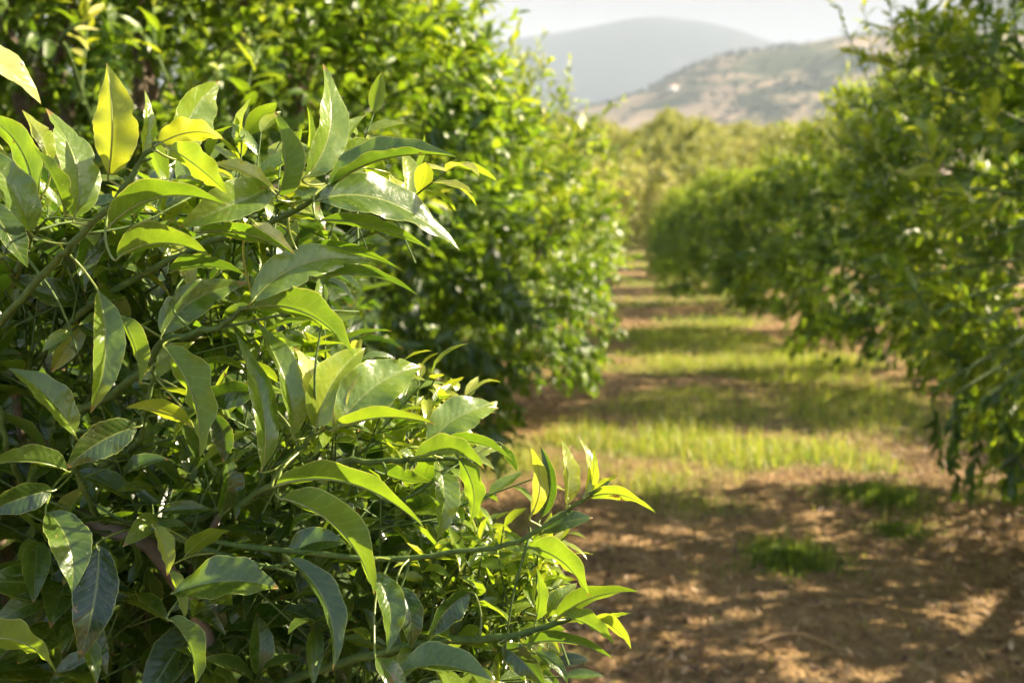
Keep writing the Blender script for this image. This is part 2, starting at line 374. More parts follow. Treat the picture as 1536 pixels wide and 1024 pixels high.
g_o = me_b.obj('ground', M_SOIL); at = g_o.data.attributes.new('grassy', 'FLOAT', 'POINT'); at.data.foreach_set('value', grassy(X, Y).ravel().astype(np.float32))
tag(g_o, kind='structure')

# grass blades
def scatter(n, x0, x1, y0, y1, f):
    x = rng.uniform(x0, x1, n); y = y0 + (y1 - y0) * rng.random(n) ** 1.3
    k = rng.random(n) < f(x, y); return x[k], y[k]
def blades(mb, x, y, hh, wd, tint, lean=0.5):
    n = len(x); z = gh(x, y) - 0.004; b = np.stack([x, y, z], -1)
    an = rng.uniform(0, 6.28, n); dr = np.stack([np.cos(an), np.sin(an), 0 * an], -1); sd_ = np.stack([-np.sin(an), np.cos(an), 0 * an], -1)
    le = (rng.random(n) ** 1.5 * lean)[:, None]; h = hh[:, None]; w = wd[:, None] * 0.5
    up = np.array([0, 0, 1.0])
    m = b + up * h * 0.55 + dr * h * le * 0.4; t = b + up * h * (1 - le * 0.4) + dr * h * le
    v = np.stack([b - sd_ * w, b + sd_ * w, m + sd_ * w * .7, m - sd_ * w * .7, t], 1); k = np.arange(n)[:, None, None] * 5
    att = np.zeros((n, 5, 3)); att[..., 0] = tint[:, None]
    mb.add(v, (k + np.array([[0, 1, 2, 3]])[None]).reshape(-1, 4), (k + np.array([[3, 2, 4]])[None]).reshape(-1, 3), att)
gb = MB()
gm = lambda x, y: grassy(x, y) ** 1.5
x, y = scatter(230000, -2.5, 6.0, 1.9, 14, gm); n = len(x)
tall = 0.04 + 0.06 * rng.random(n) + 0.13 * rng.random(n) ** 5
blades(gb, x, y, tall * (0.5 + 0.6 * grassy(x, y)), rng.uniform(0.003, 0.007, n), np.clip(rng.normal(0.64, 0.22, n), 0, 1), 0.9)
x, y = scatter(50000, -2.5, 9.0, 12, 36, gm); n = len(x)
blades(gb, x, y, 0.05 + 0.10 * rng.random(n), rng.uniform(0.008, 0.018, n), np.clip(rng.normal(0.5, 0.22, n), 0, 1), 0.9)
x, y = scatter(9000, -2.5, 6, 1.9, 12, lambda a, b: 0.5 + 0 * a); n = len(x)     # thin blades over the bare soil
blades(gb, x, y, 0.02 + 0.05 * rng.random(n), rng.uniform(0.002, 0.005, n), np.clip(rng.normal(0.7, 0.25, n), 0, 1), 1.2)
o = gb.obj('grass', M_GRASS); tag(o, 'sparse green and yellowing grass growing along the orchard lane', 'grass', kind='stuff')
# dead leaves and straw
lb = MB()
def litter(n, x0, x1, y0, y1, ln, wr):
    x, y = scatter(n, x0, x1, y0, y1, lambda a, b: (0.25 + 0.75 * np.clip(0.5 + 0.6 * gn1(np.stack([a, b, 0 * a], -1) * 2.2), 0, 1)) * (1 - 0.75 * grassy(a, b)))
    n = len(x); an = rng.uniform(0, 6.28, n); T = np.stack([np.cos(an), np.sin(an), rng.normal(0, .22, n)], -1)
    N = np.stack([rng.normal(0, .35, n), rng.normal(0, .35, n), np.ones(n)], -1)
    l_ = rng.uniform(*ln, n); leaves_lo(lb, np.stack([x, y, gh(x, y) + rng.uniform(0.002, 0.02, n)], -1), T, N, l_, l_ * rng.uniform(*wr, n), rng.uniform(-.9, .9, n), rng.uniform(0, .5, n), rng.random(n) ** 1.8)
litter(46000, -2.0, 4.5, 2.0, 9, (0.015, 0.045), (0.25, 0.5)); litter(60000, -2.0, 4.5, 2.0, 9, (0.02, 0.09), (0.03, 0.10)); litter(14000, -2, 7, 8, 24, (0.04, 0.09), (0.2, .5))
o = lb.obj('leaf_litter', M_LITTER); tag(o, 'brown fallen leaves and pale straw scattered over the bare soil', 'leaf litter', kind='stuff')
# three dark weed clumps one can point at
def clump(px, py, r, h, n, label):
    c = G(px, py); b = MB(); a = rng.uniform(0, 6.28, n); rr = r * np.abs(rng.normal(0, .62, n)) * (1 + .35 * np.sin(a * 3 + r * 40) + .2 * np.sin(a * 7 + 1)) * rng.uniform(.7, 1.25, n); x = c[0] + rr * np.cos(a) * 1.15; y = c[1] + rr * np.sin(a)
    hh = h * np.clip(1.05 - (rr / r) * .45, .3, 1) * rng.uniform(.35, 1.25, n)
    blades(b, x, y, hh, rng.uniform(.004, .009, n), np.clip(rng.normal(.36, .2, n), 0, 1), 1.1)
    o = b.obj('weed_clump', M_GRASS, None, (c[0], c[1], gh(c[0], c[1]))); o.location = (c[0], c[1], float(gh(c[0], c[1])))
    tag(o, label, 'weeds', 'low weed clumps on the bare soil of the lane')
clump(1185, 845, 0.22, 0.07, 2600, 'round dark green weed clump alone on bare brown soil')
clump(1320, 748, 0.30, 0.08, 2600, 'wide dark weed clump at the shaded edge of the bright grass band')
clump(1345, 800, 0.16, 0.05, 900, 'small thin weed clump nearest the skirt of the near right tree')
# fallen twig and dry stalk
c = G(1195, 965); tw = MB(); pth = spline([(-.16, -.03, .012), (-.06, .03, .02), (.03, .02, .028), (.12, -.04, .01)], 12)
tube(tw, pth, np.linspace(.008, .004, 12), 6, rough=.08); tube(tw, spline([pth[6], pth[6] + (.03, .05, .02), pth[6] + (.04, .1, .0)], 6), .003, 5)
o = tw.obj('fallen_twig', plain('dry_wood', (0.42, 0.26, 0.12))); o.location = (c[0], c[1], float(gh(c[0], c[1]))); tag(o, 'curved dry orange brown twig lying on the soil in the foreground', 'twig')
c = G(1096, 838); tw = MB(); tube(tw, spline([(0, 0, -.01), (.004, 0, .04), (-.002, .004, .085)], 8), np.linspace(.005, .0035, 8), 6, rough=.05)
tube(tw, spline([(.002, 0, .05), (.015, 0, .06), (.02, 0, .068)], 4), .002, 5)
o = tw.obj('dry_stalk', plain('dry_stem', (0.5, 0.32, 0.17))); o.location = (c[0], c[1], float(gh(c[0], c[1]))); tag(o, 'short dry stalk standing upright in bare soil left of the weed clump', 'stalk')

# ------------------------------------------------------------------ citrus trees
def crown_pts(seed, n, c, rad, inner=0.55, lump=0.16):
    g = np.random.default_rng(seed); n1 = sines(seed + 50, 9, 2.6); n2 = sines(seed + 90, 12, 7.0)
    d = nrm(g.standard_normal((n, 3))); d[:, 2] = np.where((d[:, 2] < -0.75), -d[:, 2], d[:, 2]); d = nrm(d)
    k = 1 + lump * n1(d) + 0.06 * n2(d)
    hz_ = np.hypot(d[:, 0], d[:, 1]); pw = np.where(d[:, 2] > 0, 1.9, 3.4); k = k / (hz_ ** pw + np.abs(d[:, 2]) ** pw) ** (1 / pw)
    rad = np.stack([np.full(n, rad[0]), np.full(n, rad[1]), np.where(d[:, 2] > 0, rad[2], rad[3])], -1)
    u = inner + (1 - inner) * g.random(n) ** 0.55
    return c + d * rad * (k * u)[:, None], d, u
def twig_leaves(g, B, D, tl, per, L0, wr, young):
    """leaves on short twigs: returns leaf arrays; B base, D direction of each twig"""
    n = len(B); i = np.repeat(np.arange(n), per); k = np.tile(np.arange(per), n) / max(per - 1, 1)
    b = B[i] + D[i] * (tl[i] * (0.25 + 0.75 * k))[:, None]
    rv = nrm(g.standard_normal((len(i), 3))); side = nrm(rv - (rv * D[i]).sum(-1, keepdims=True) * D[i])
    sp = (1.15 - 0.7 * k)[:, None] * g.uniform(.7, 1.2, (len(i), 1))
    T = nrm(D[i] + side * sp + np.array([0, 0, -.22])); N = nrm(np.array([0, 0, 1.0]) + D[i] * .7 - T * .3 + g.standard_normal((len(i), 3)) * .45)
    Ln = L0 * g.uniform(.6, 1.15, len(i)) * (1 - .25 * k); Wd = Ln * g.uniform(wr * .8, wr * 1.15, len(i))
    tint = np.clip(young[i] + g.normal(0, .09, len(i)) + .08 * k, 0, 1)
    return b, T, N, Ln, Wd, g.uniform(.1, 1.2, len(i)), g.uniform(.1, .6, len(i)), tint
def citrus(name, seed, ht, rx, ry, ntw, L0, label, loc, mat=M_LEAF, per=8, shoots=60, skirt=0.28, wr=.42, yb=.30, limbs=7, group=None, cat='tree', lump=.16):
    g = np.random.default_rng(seed); root = empty(name, loc)
    zc = skirt + (ht - skirt) * .42; c = np.array([0, 0, zc]); rad = np.array([rx, ry, ht - zc, zc - skirt])
    pts, d, u = crown_pts(seed, ntw, c, rad, lump=lump); pts[:, 2] = np.maximum(pts[:, 2], skirt * g.uniform(.7, 2.4, ntw))
    ncl = max(30, ntw // 26); cc, _, _ = crown_pts(seed, ncl, c, rad, inner=.72, lump=lump)   # sprays with dark gaps between them
    dd2 = ((pts[:, None] - cc[None]) ** 2).sum(-1); ni = dd2.argmin(1); pts = pts + (cc[ni] - pts) * (.38 * (g.random(ntw) < .85))[:, None]
    pts[:, 2] = np.maximum(pts[:, 2], skirt * g.uniform(.7, 2.4, ntw))
    D = nrm(d * .8 + np.array([0, 0, .35]) + g.standard_normal((ntw, 3)) * .45)
    low = pts[:, 2] < zc * .8; D[low] = nrm(D[low] + np.array([0, 0, -.75]))
    cl = sines(seed + 7, 8, 3.0)(pts)
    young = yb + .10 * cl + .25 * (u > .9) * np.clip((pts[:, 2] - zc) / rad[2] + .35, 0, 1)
    tl = g.uniform(.08, .2, ntw) * L0 / .085
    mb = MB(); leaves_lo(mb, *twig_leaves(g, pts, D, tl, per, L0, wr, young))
    sticks(mb, pts, pts + D * tl[:, None], .0022, .0012, 1)
    # young shoots that break the outline
    if shoots:
        sp, sdv, _ = crown_pts(seed, shoots * 3, c, rad, .97, lump=lump); k = sdv[:, 2] > .0; sp = sp[k][:shoots]; sdv = sdv[k][:shoots]; m = len(sp)
        SD = nrm(sdv * .55 + np.array([0, 0, .9]) + g.standard_normal((m, 3)) * .25); sl_ = g.uniform(.15, .42, m)
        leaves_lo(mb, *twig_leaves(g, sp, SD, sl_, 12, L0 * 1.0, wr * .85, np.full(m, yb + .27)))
        sticks(mb, sp - SD * .1, sp + SD * sl_[:, None], .003, .0015, 1)
    tr = MB(); th = ht * .2; R0 = .055 * ht / 2.5 + .015
    tube(tr, spline([(0, 0, -.08), (.01, .02, th * .5), (.0, .0, th)], 8), np.linspace(R0 * 1.25, R0 * .85, 8), 9, rough=.06)
    cm = mb.obj('crown', [mat, M_TWIG], root)
    for i in range(limbs):
        a = 6.283 * i / limbs + g.uniform(-.3, .3); e = g.uniform(.25, 1.25); dv = np.array([math.cos(a) * math.cos(e), math.sin(a) * math.cos(e), math.sin(e)])
        end = c + dv * rad[:3] * .8; m1 = np.array([0, 0, th * .9]) * .55 + end * .45 + np.array([dv[0] * .2, dv[1] * .2, -.1]); p = spline([(0, 0, th * .93), m1, end], 10)
        tube(tr, p, np.linspace(R0 * .6, .008, 10), 6, rough=.05)
        for j in range(4):
            s0 = p[g.integers(3, 8)]; tube(tr, spline([s0, s0 + (end - s0) * .4 + g.normal(0, .12, 3), s0 + nrm(g.standard_normal(3) + dv) * .55], 6), np.linspace(.011, .004, 6), 5)
    tk = tr.obj('trunk', M_BARK, root)
    tag(root, label, cat, group)
    return root
def copy_tree(src, loc, rz, sc, label, group=None):
    r = src.copy(); COL.objects.link(r); r.location = loc; r.rotation_euler = (0, 0, rz); r.scale = (sc,) * 3 if np.isscalar(sc) else sc; r['label'] = label
    if group: r['group'] = group
    for ch in src.children:
        k = ch.copy(); COL.objects.link(k); k.parent = r
    return r
def at_(x, y): return (x, y, float(gh(x, y)))
LG = 'citrus trees of the left row'; RG = 'citrus trees of the right row'
# left row
tL1 = citrus('citrus_tree', 11, 3.6, 1.5, 1.35, 9500, .085, 'tall bright citrus tree filling the upper left behind the sharp foreground foliage', at_(-1.62, 4.2), shoots=110, yb=.37, group=LG)
tL2 = citrus('citrus_tree', 12, 2.62, 1.45, 1.35, 4800, .083, 'broad sunlit citrus tree whose dark skirt overhangs the left edge of the lane', at_(-.76, 7.2), skirt=.14, shoots=120, yb=.37, group=LG)
tL3 = citrus('citrus_tree', 13, 2.2, 1.3, 1.45, 3300, .095, 'yellow green citrus tree just past the broad tree on the left of the lane', at_(-.38, 11.0), shoots=70, yb=.40, group=LG)
copy_tree(tL1, at_(.15, 14.8), 2.1, (.85, .85, .66), 'citrus tree fourth along the left row, its side just showing beside the lane')
copy_tree(tL3, at_(.65, 18.6), 1.0, .88, 'citrus tree fifth along the left row, a sliver of crown at the lane edge')
copy_tree(tL2, at_(1.15, 22.5), 4.0, (.82, .82, .7), 'smallest looking left row citrus tree at the far end of the lane')
copy_tree(tL2, at_(-3.5, 6.9), 3.0, 1.36, 'citrus tree behind the upper left tree, seen only through its gaps', 'citrus trees of the next row to the left')
copy_tree(tL2, at_(-4.3, 10.0), 1.2, 1.0, 'citrus tree of the second left row behind the broad sunlit tree', 'citrus trees of the next row to the left')
# right row
tR1 = citrus('citrus_tree', 21, 3.05, 1.48, 1.4, 5200, .085, 'near right citrus tree with loose branches rising out of the top of the picture', at_(3.08, 4.22), skirt=.10, shoots=150, yb=.37, group=RG, lump=.2)
tR2 = citrus('citrus_tree', 22, 2.72, 1.5, 1.45, 4600, .083, 'rounded citrus tree in dark shade second along the right side of the lane', at_(3.85, 8.7), skirt=.18, shoots=90, yb=.37, group=RG)
tR3 = citrus('citrus_tree', 23, 2.15, 1.45, 1.45, 3200, .092, 'low round citrus tree third on the right with pale yellow top leaves', at_(3.75, 12.6), skirt=.2, shoots=60, yb=.34, group=RG)
copy_tree(tR2, at_(3.95, 16.6), 2.0, (.93, .93, .8), 'citrus tree fourth along the right row, low and half hidden')
copy_tree(tR3, at_(4.3, 20.6), 4.4, .92, 'citrus tree fifth along the right row narrowing the lane')
copy_tree(tR2, at_(4.7, 24.6), 1.0, (.9, .9, .78), 'small looking citrus tree sixth along the right row near the lane end')
copy_tree(tR3, at_(5.0, 28.6), .5, .9, 'farthest right row citrus tree at the lane end below the slope')
copy_tree(tR1, at_(3.75, 1.15), 2.6, (.95, .95, .93), 'citrus tree beside the camera that shades the lane foreground')
copy_tree(tR2, at_(8.2, 7.4), .9, 1.1, 'citrus tree of the second right row behind the near right tree', 'citrus trees of the next row to the right')
copy_tree(tR3, at_(8.6, 12.0), 2.9, 1.1, 'citrus tree of the second right row beyond the rounded shaded tree', 'citrus trees of the next row to the right')

def shoot(tree, px, py, d, dpx, dpy, dd, nl, L0, young, wr=.4):
    a = P(px, py, d); e = P(px + dpx, py + dpy, d + dd); D_ = nrm(e - a); ln = np.linalg.norm(e - a); b = MB(); g = np.random.default_rng(int(px * 7 + py))
    root_ = np.array(tree.location); back = a * .55 + (root_ + (0, 0, 1.5)) * .45
    tube(b, spline([back, a * .8 + back * .2 + (0, 0, .02), a, a * .5 + e * .5 + g.normal(0, .01, 3), e], 16), np.linspace(.006, .0018, 16), 6, 1, .4)
    leaves(b, *twig_leaves(g, a[None], D_[None], np.array([ln]), nl, L0, wr, np.array([young])), [0, .1, .25, .45, .65, .85, 1], [-1, -.5, 0, .5, 1], 0, .03)
    b.obj('shoot', [M_LEAF, M_TWIG], tree, root_)
for a_ in [(122, 150, 2.6, 12, -145, 0, 9, .085, .78), (92, 60, 2.2, 40, -30, 0, 4, .09, .92), (365, 190, 2.5, 25, -120, 0, 8, .10, .55), (545, 250, 2.6, 30, -60, 0, 7, .09, .5), (250, 120, 2.8, -20, -110, 0, 8, .09, .6),
           (600, 330, 3.0, 60, -40, 0, 9, .09, .6), (40, 60, 2.9, 20, -80, 0, 9, .085, .62), (470, 110, 3.2, 30, -110, 0, 9, .085, .5), (660, 120, 3.6, 20, -110, 0, 10, .085, .5), (590, 60, 3.4, -10, -90, 0, 9, .085, .55)]:
    shoot(tL1, *a_)
for a_ in [(1395, 130, 3.7, -125, -55, 0, 22, .10, .7), (1440, 160, 3.6, -110, -20, 0, 18, .10, .6), (1400, 60, 3.9, -30, -80, 0, 11, .085, .4), (1480, 60, 3.9, -10, -90, 0, 11, .085, .38), (1530, 70, 3.8, -20, -100, 0, 11, .085, .36),
           (1420, 290, 3.1, -35, -90, 0, 16, .11, .7), (1500, 350, 3.0, -60, -60, 0, 16, .11, .66), (1480, 480, 2.9, -70, -40, 0, 16, .11, .6), (1400, 470, 3.1, -60, -70, 0, 12, .09, .40), (1520, 260, 3.2, -30, -90, 0, 15, .11, .66),
           (1350, 250, 3.5, -30, -60, 0, 11, .085, .5), (1340, 430, 3.4, -45, -45, 0, 11, .08, .35), (1530, 560, 2.9, -50, 40, 0, 11, .09, .25), (1430, 600, 3.5, 5, 130, 0, 14, .085, .12), (1470, 610, 3.4, -10, 135, 0, 14, .085, .15), (1510, 600, 3.4, 5, 130, 0, 14, .09, .12), (1400, 590, 3.6, 10, 100, 0, 13, .085, .15), (1540, 640, 3.2, -25, 100, 0, 13, .09, .12), (1450, 560, 3.6, -25, 120, 0, 13, .085, .2)]:
    shoot(tR1, *a_)
for a_ in [(760, 190, 6.9, 12, -120, 0, 13, .085, .5), (740, 150, 7.0, 12, -120, 0, 13, .085, .45), (700, 120, 6.8, 10, -130, 0, 13, .085, .45), (815, 240, 6.8, 20, -60, 0, 12, .08, .5)]:
    shoot(tL2, *a_)

# trees on the rising slope
SG = 'pale olive orchard trees covering the slope beyond the lane'
protoS = [citrus('orchard_tree', 41 + i, h, rx, rx * .95, 420, .20, 'pale olive green orchard tree on the slope beyond the lane end', (0, 0, 0), M_FAR, 8, 26, .15, .5, yb, 5, SG, lump=.2)
          for i, (h, rx, yb) in enumerate([(3.1, 1.7, .45), (2.7, 1.6, .7), (3.5, 1.6, .25)])]
first = [True] * 3; cnt = 0
for r_i, yy in enumerate(np.arange(36, 90, 3.9)):
    xa = (760 - 768) / F * yy; xb = (1290 - 768) / F * yy
    for xx in np.arange(xa, xb, 3.1):
        x = xx + rng.uniform(-.6, .6); y = yy + rng.uniform(-.9, .9); k = int(rng.integers(0, 3)); s = rng.uniform(.8, 1.2)
        if first[k]:
            first[k] = False; protoS[k].location = at_(x, y)
        else: copy_tree(protoS[k], at_(x, y), rng.uniform(0, 6.28), s, protoS[k]['label'])
        cnt += 1
print('slope trees', cnt)

# ------------------------------------------------------------------ hills
def hill(name, ridge, dr, d0, d1, x0, x1, st, mat, amp, seed):
    rp_ = np.array(ridge, float); rx = (rp_[:, 0] - 768) / F * dr; rz = 1.5 + (HOR - rp_[:, 1]) / F * dr
    na, nb = sines(seed, 12, .012 * 1500 / dr), sines(seed + 1, 20, .035 * 1500 / dr)
    def zf(X, Y):
        top = np.interp(X * dr / Y * .55 + X * .45, rx, rz); f = smooth(d0, dr, Y) * (1 - smooth(dr, d1, Y) * .95); p = np.stack([X, Y, 0 * X], -1)
        return top * (f ** .85) - 8 + (amp * na(p) + amp * .45 * nb(p)) * f * (.4 + .6 * np.abs(Y - dr) / (d1 - d0) * 2)
    v, q, X, Y = grid_mesh(np.arange(x0, x1, st), np.arange(d0 - 60, d1, st), zf); b = MB(); b.add(v, q)
    o = b.obj(name, mat); tag(o, kind='structure'); return zf
z1 = hill('hillside', [(600, 330), (760, 230), (850, 175), (900, 160), (960, 138), (1000, 118), (1060, 93), (1120, 82), (1180, 72), (1250, 56), (1320, 43), (1380, 30), (1450, 14), (1600, -8), (1900, -20), (2400, 0)], 1500, 700, 2300, -500, 1900, 12, M_HILL1, 9, 61)
z2 = hill('mountain', [(-600, 130), (300, 100), (600, 80), (700, 74), (760, 70), (820, 67), (880, 58), (940, 48), (985, 45), (1040, 50), (1090, 61), (1130, 73), (1200, 90), (1300, 110), (1500, 120), (2400, 150)], 3400, 2000, 4400, -3000, 3800, 30, M_HILL2, 22, 71)
# scrub on the hillside, too many to count
sb = MB(); n = 7000; x = rng.uniform(-200, 1100, n); y = rng.uniform(850, 1650, n); p = np.stack([x, y, 0 * x], -1)
k = (sines(81, 10, .02)(p) + rng.normal(0, .4, n)) > .55; x, y = x[k], y[k]; n = len(x); z = z1(x, y); m = 10
c = np.repeat(np.stack([x, y, z + 2], -1), m, 0) + rng.normal(0, 1, (n * m, 3)) * np.array([2.0, 2.0, 1.4])
leaves_lo(sb, c, nrm(rng.standard_normal((n * m, 3))), nrm(rng.standard_normal((n * m, 3)) + (0, 0, 1)), rng.uniform(2, 4, n * m), rng.uniform(2, 3.5, n * m), np.zeros(n * m), np.full(n * m, .2), rng.random(n * m) * .4)
o = sb.obj('hillside_scrub', leaf_mat('scrub_leaf', False, [(0, (.03, .04, .025)), (1, (.08, .09, .05))], [(0, (.04, .06, .02)), (1, (.1, .13, .05))], .2, .7)); tag(o, 'dark scrub and small trees dotted over the dry hillside', 'scrub', kind='stuff')
# small white house on the hillside
def box(mb, a, b, mat=0):
    x0, y0, z0 = a; x1, y1, z1_ = b
    v = [(x0, y0, z0), (x1, y0, z0), (x1, y1, z0), (x0, y1, z0), (x0, y0, z1_), (x1, y0, z1_), (x1, y1, z1_), (x0, y1, z1_)]
    mb.add(v, [(0, 3, 2, 1), (4, 5, 6, 7), (0, 1, 5, 4), (1, 2, 6, 5), (2, 3, 7, 6), (3, 0, 4, 7)], None, None, mat)
hray = nrm(P(1010, 137, 1.0) - CAM); hd = np.arange(750, 1700, 2.0); hp = CAM + hray * hd[:, None]
kk = np.argmax(z1(hp[:, 0], hp[:, 1]) >= hp[:, 2]); kk = kk if kk > 0 else 300; hx, hy = hp[kk, 0], hp[kk, 1]; hz = float(z1(np.array(hx), np.array(hy))); print('house', hx, hy, hz)
hr = empty('house', (hx, hy, hz - .5)); hr.rotation_euler = (0, 0, R(35)); hr.scale = (1.0,) * 3
b = MB(); box(b, (-5, -3.5, 0), (5, 3.5, 5)); b.obj('wall', plain('whitewash', (.85, .83, .78)), hr, smooth=False)
b = MB(); b.add([(-5.4, -3.9, 5.01), (5.4, -3.9, 5.01), (5.4, 3.9, 5.01), (-5.4, 3.9, 5.01), (-5.4, 0, 7), (5.4, 0, 7)], [(0, 1, 5, 4), (2, 3, 4, 5), (0, 3, 2, 1)], [(0, 4, 3), (1, 2, 5)]); b.obj('roof', plain('clay_tile', (.4, .2, .12)), hr, smooth=False)
glass = plain('dark_window', (.04, .05, .06), .2)
for wx in (-3.4, 3.4):
    b = MB(); box(b, (wx - .6, -3.56, 1.5), (wx + .6, -3.48, 3.2)); b.obj('window', glass, hr, smooth=False)
b = MB(); box(b, (-.55, -3.57, 0), (.55, -3.48, 2.3)); b.obj('door', plain('brown_door', (.2, .1, .05)), hr, smooth=False)
hr.scale = (1.15,) * 3; tag(hr, 'tiny white house with a tiled roof on the dry hillside', 'house')

# haze
hb = MB(); box(hb, (-6500, -500, -12), (6500, 6800, 660)); hm = bpy.data.materials.new('haze_air'); hm.use_nodes = True; t = hm.node_tree; t.nodes.clear()
vo = t.nodes.new('ShaderNodeVolumePrincipled'); vo.inputs['Density'].default_value = 0.00022; vo.inputs['Color'].default_value = (.66, .77, .97, 1); vo.inputs['Anisotropy'].default_value = 0
oo = t.nodes.new('ShaderNodeOutputMaterial'); t.links.new(vo.outputs[0], oo.inputs['Volume'])
o = hb.obj('haze', hm, smooth=False); tag(o, 'thin pale haze lying over the valley and hills', 'haze', kind='stuff')

# ------------------------------------------------------------------ the sharp foreground tree
ROOT = np.array([-0.78, 1.45, 0.0]); ROOT[2] = float(gh(ROOT[0], ROOT[1]))
fg = empty('citrus_tree', ROOT)
tag(fg, 'sharp glossy leaved citrus tree filling the left foreground nearest the camera', 'tree', LG)
stems = {
 'a': [(-70, 560, 1.02), (60, 420, .92), (110, 368, .88), (175, 300, .86), (212, 240, .85), (240, 213, .84)],
 'b': [(20, 570, 1.05), (150, 450, .98), (280, 378, .94), (400, 335, .92), (470, 298, .90), (510, 262, .89)],
 'c': [(60, 640, 1.08), (170, 590, 1.0), (225, 545, .94), (240, 512, .92), (300, 498, .90), (345, 482, .89), (380, 450, .87)],
 'd': [(250, 790, 1.05), (370, 750, .96), (425, 705, .92), (462, 660, .90), (500, 640, .88), (545, 640, .88)],
 'e': [(330, 770, 1.0), (470, 705, .94), (560, 692, .92), (625, 690, .90), (690, 688, .89), (710, 690, .89)],
 'f': [(90, 765, 1.05), (240, 795, 1.0), (400, 822, .95), (560, 838, .92), (650, 834, .91), (740, 822, .90), (790, 805, .89), (840, 775, .88), (875, 748, .87), (914, 722, .86)],
 'g': [(380, 1040, 1.05), (540, 985, .97), (660, 962, .94), (750, 955, .92), (830, 936, .91), (868, 922, .90), (905, 927, .89)],
 'h': [(-60, 700, 1.15), (60, 755, 1.08), (165, 792, 1.04), (235, 830, 1.02), (300, 930, 1.03), (340, 1060, 1.06)],
 'i': [(150, 700, 1.06), (205, 665, 1.0), (222, 600, .95), (232, 545, .92)],
 'j': [(240, 795, 1.0), (330, 830, .96), (400, 850, .93), (440, 842, .91)],
 'k': [(60, 755, 1.08), (20, 700, 1.02), (0, 620, .98), (-30, 540, .96)],
 'l': [(160, 790, 1.04), (120, 720, .98), (110, 650, .95)],
 'm': [(20, 430, .98), (40, 370, .93), (50, 330, .90), (60, 300, .89)],
}
sr = {'a': (.0042, .0018), 'b': (.0042, .0018), 'c': (.0048, .0018), 'f': (.0032, .0015), 'g': (.005, .0018), 'h': (.011, .006)}
S3 = {}; trunk_top = ROOT + (0, 0, .62)
for k_, pts in stems.items():
    w = np.array([P(*p) for p in pts]); path = spline(w, 26); path = path + np.concatenate([[[0, 0, 0]], rng.normal(0, .0011, (24, 3)), [[0, 0, 0]]]); S3[k_] = path
    r0, r1 = sr.get(k_, (.0038, .0017)); b = MB(); tube(b, path, np.linspace(r0, r1, 26), 9, rough=.04)
    for nd in range(2, 24, 3):                       # little nodes where leaves grew
        q_ = path[nd]; o_ = nrm(rng.standard_normal(3)) * rng.uniform(.002, .006); tube(b, [q_, q_ + o_, q_ + o_ * 1.6 + (0, 0, .001)], [r1 * 1.5, r1 * .9, r1 * .3], 5)
    b.obj('branch', M_BARK if k_ == 'h' else M_TWIG, fg, ROOT)
b = MB(); tube(b, spline([ROOT - (0, 0, .08), ROOT + (.01, .01, .3), trunk_top], 10), np.linspace(.06, .042, 10), 10, rough=.05); b.obj('trunk', M_BARK, fg, ROOT)
for k_ in 'abcdegh':                                  # limbs from the trunk to where each branch starts
    e = S3[k_][0]; b = MB(); m = trunk_top * .5 + e * .5 + np.array([0, .10, -.06]) + rng.normal(0, .03, 3)
    tube(b, spline([trunk_top - (0, 0, .03), m, e], 12), np.linspace(.007, sr.get(k_, (.0038, 0))[0], 12), 8, rough=.05); b.obj('limb', M_BARK, fg, ROOT)
allstem = np.concatenate(list(S3.values()))

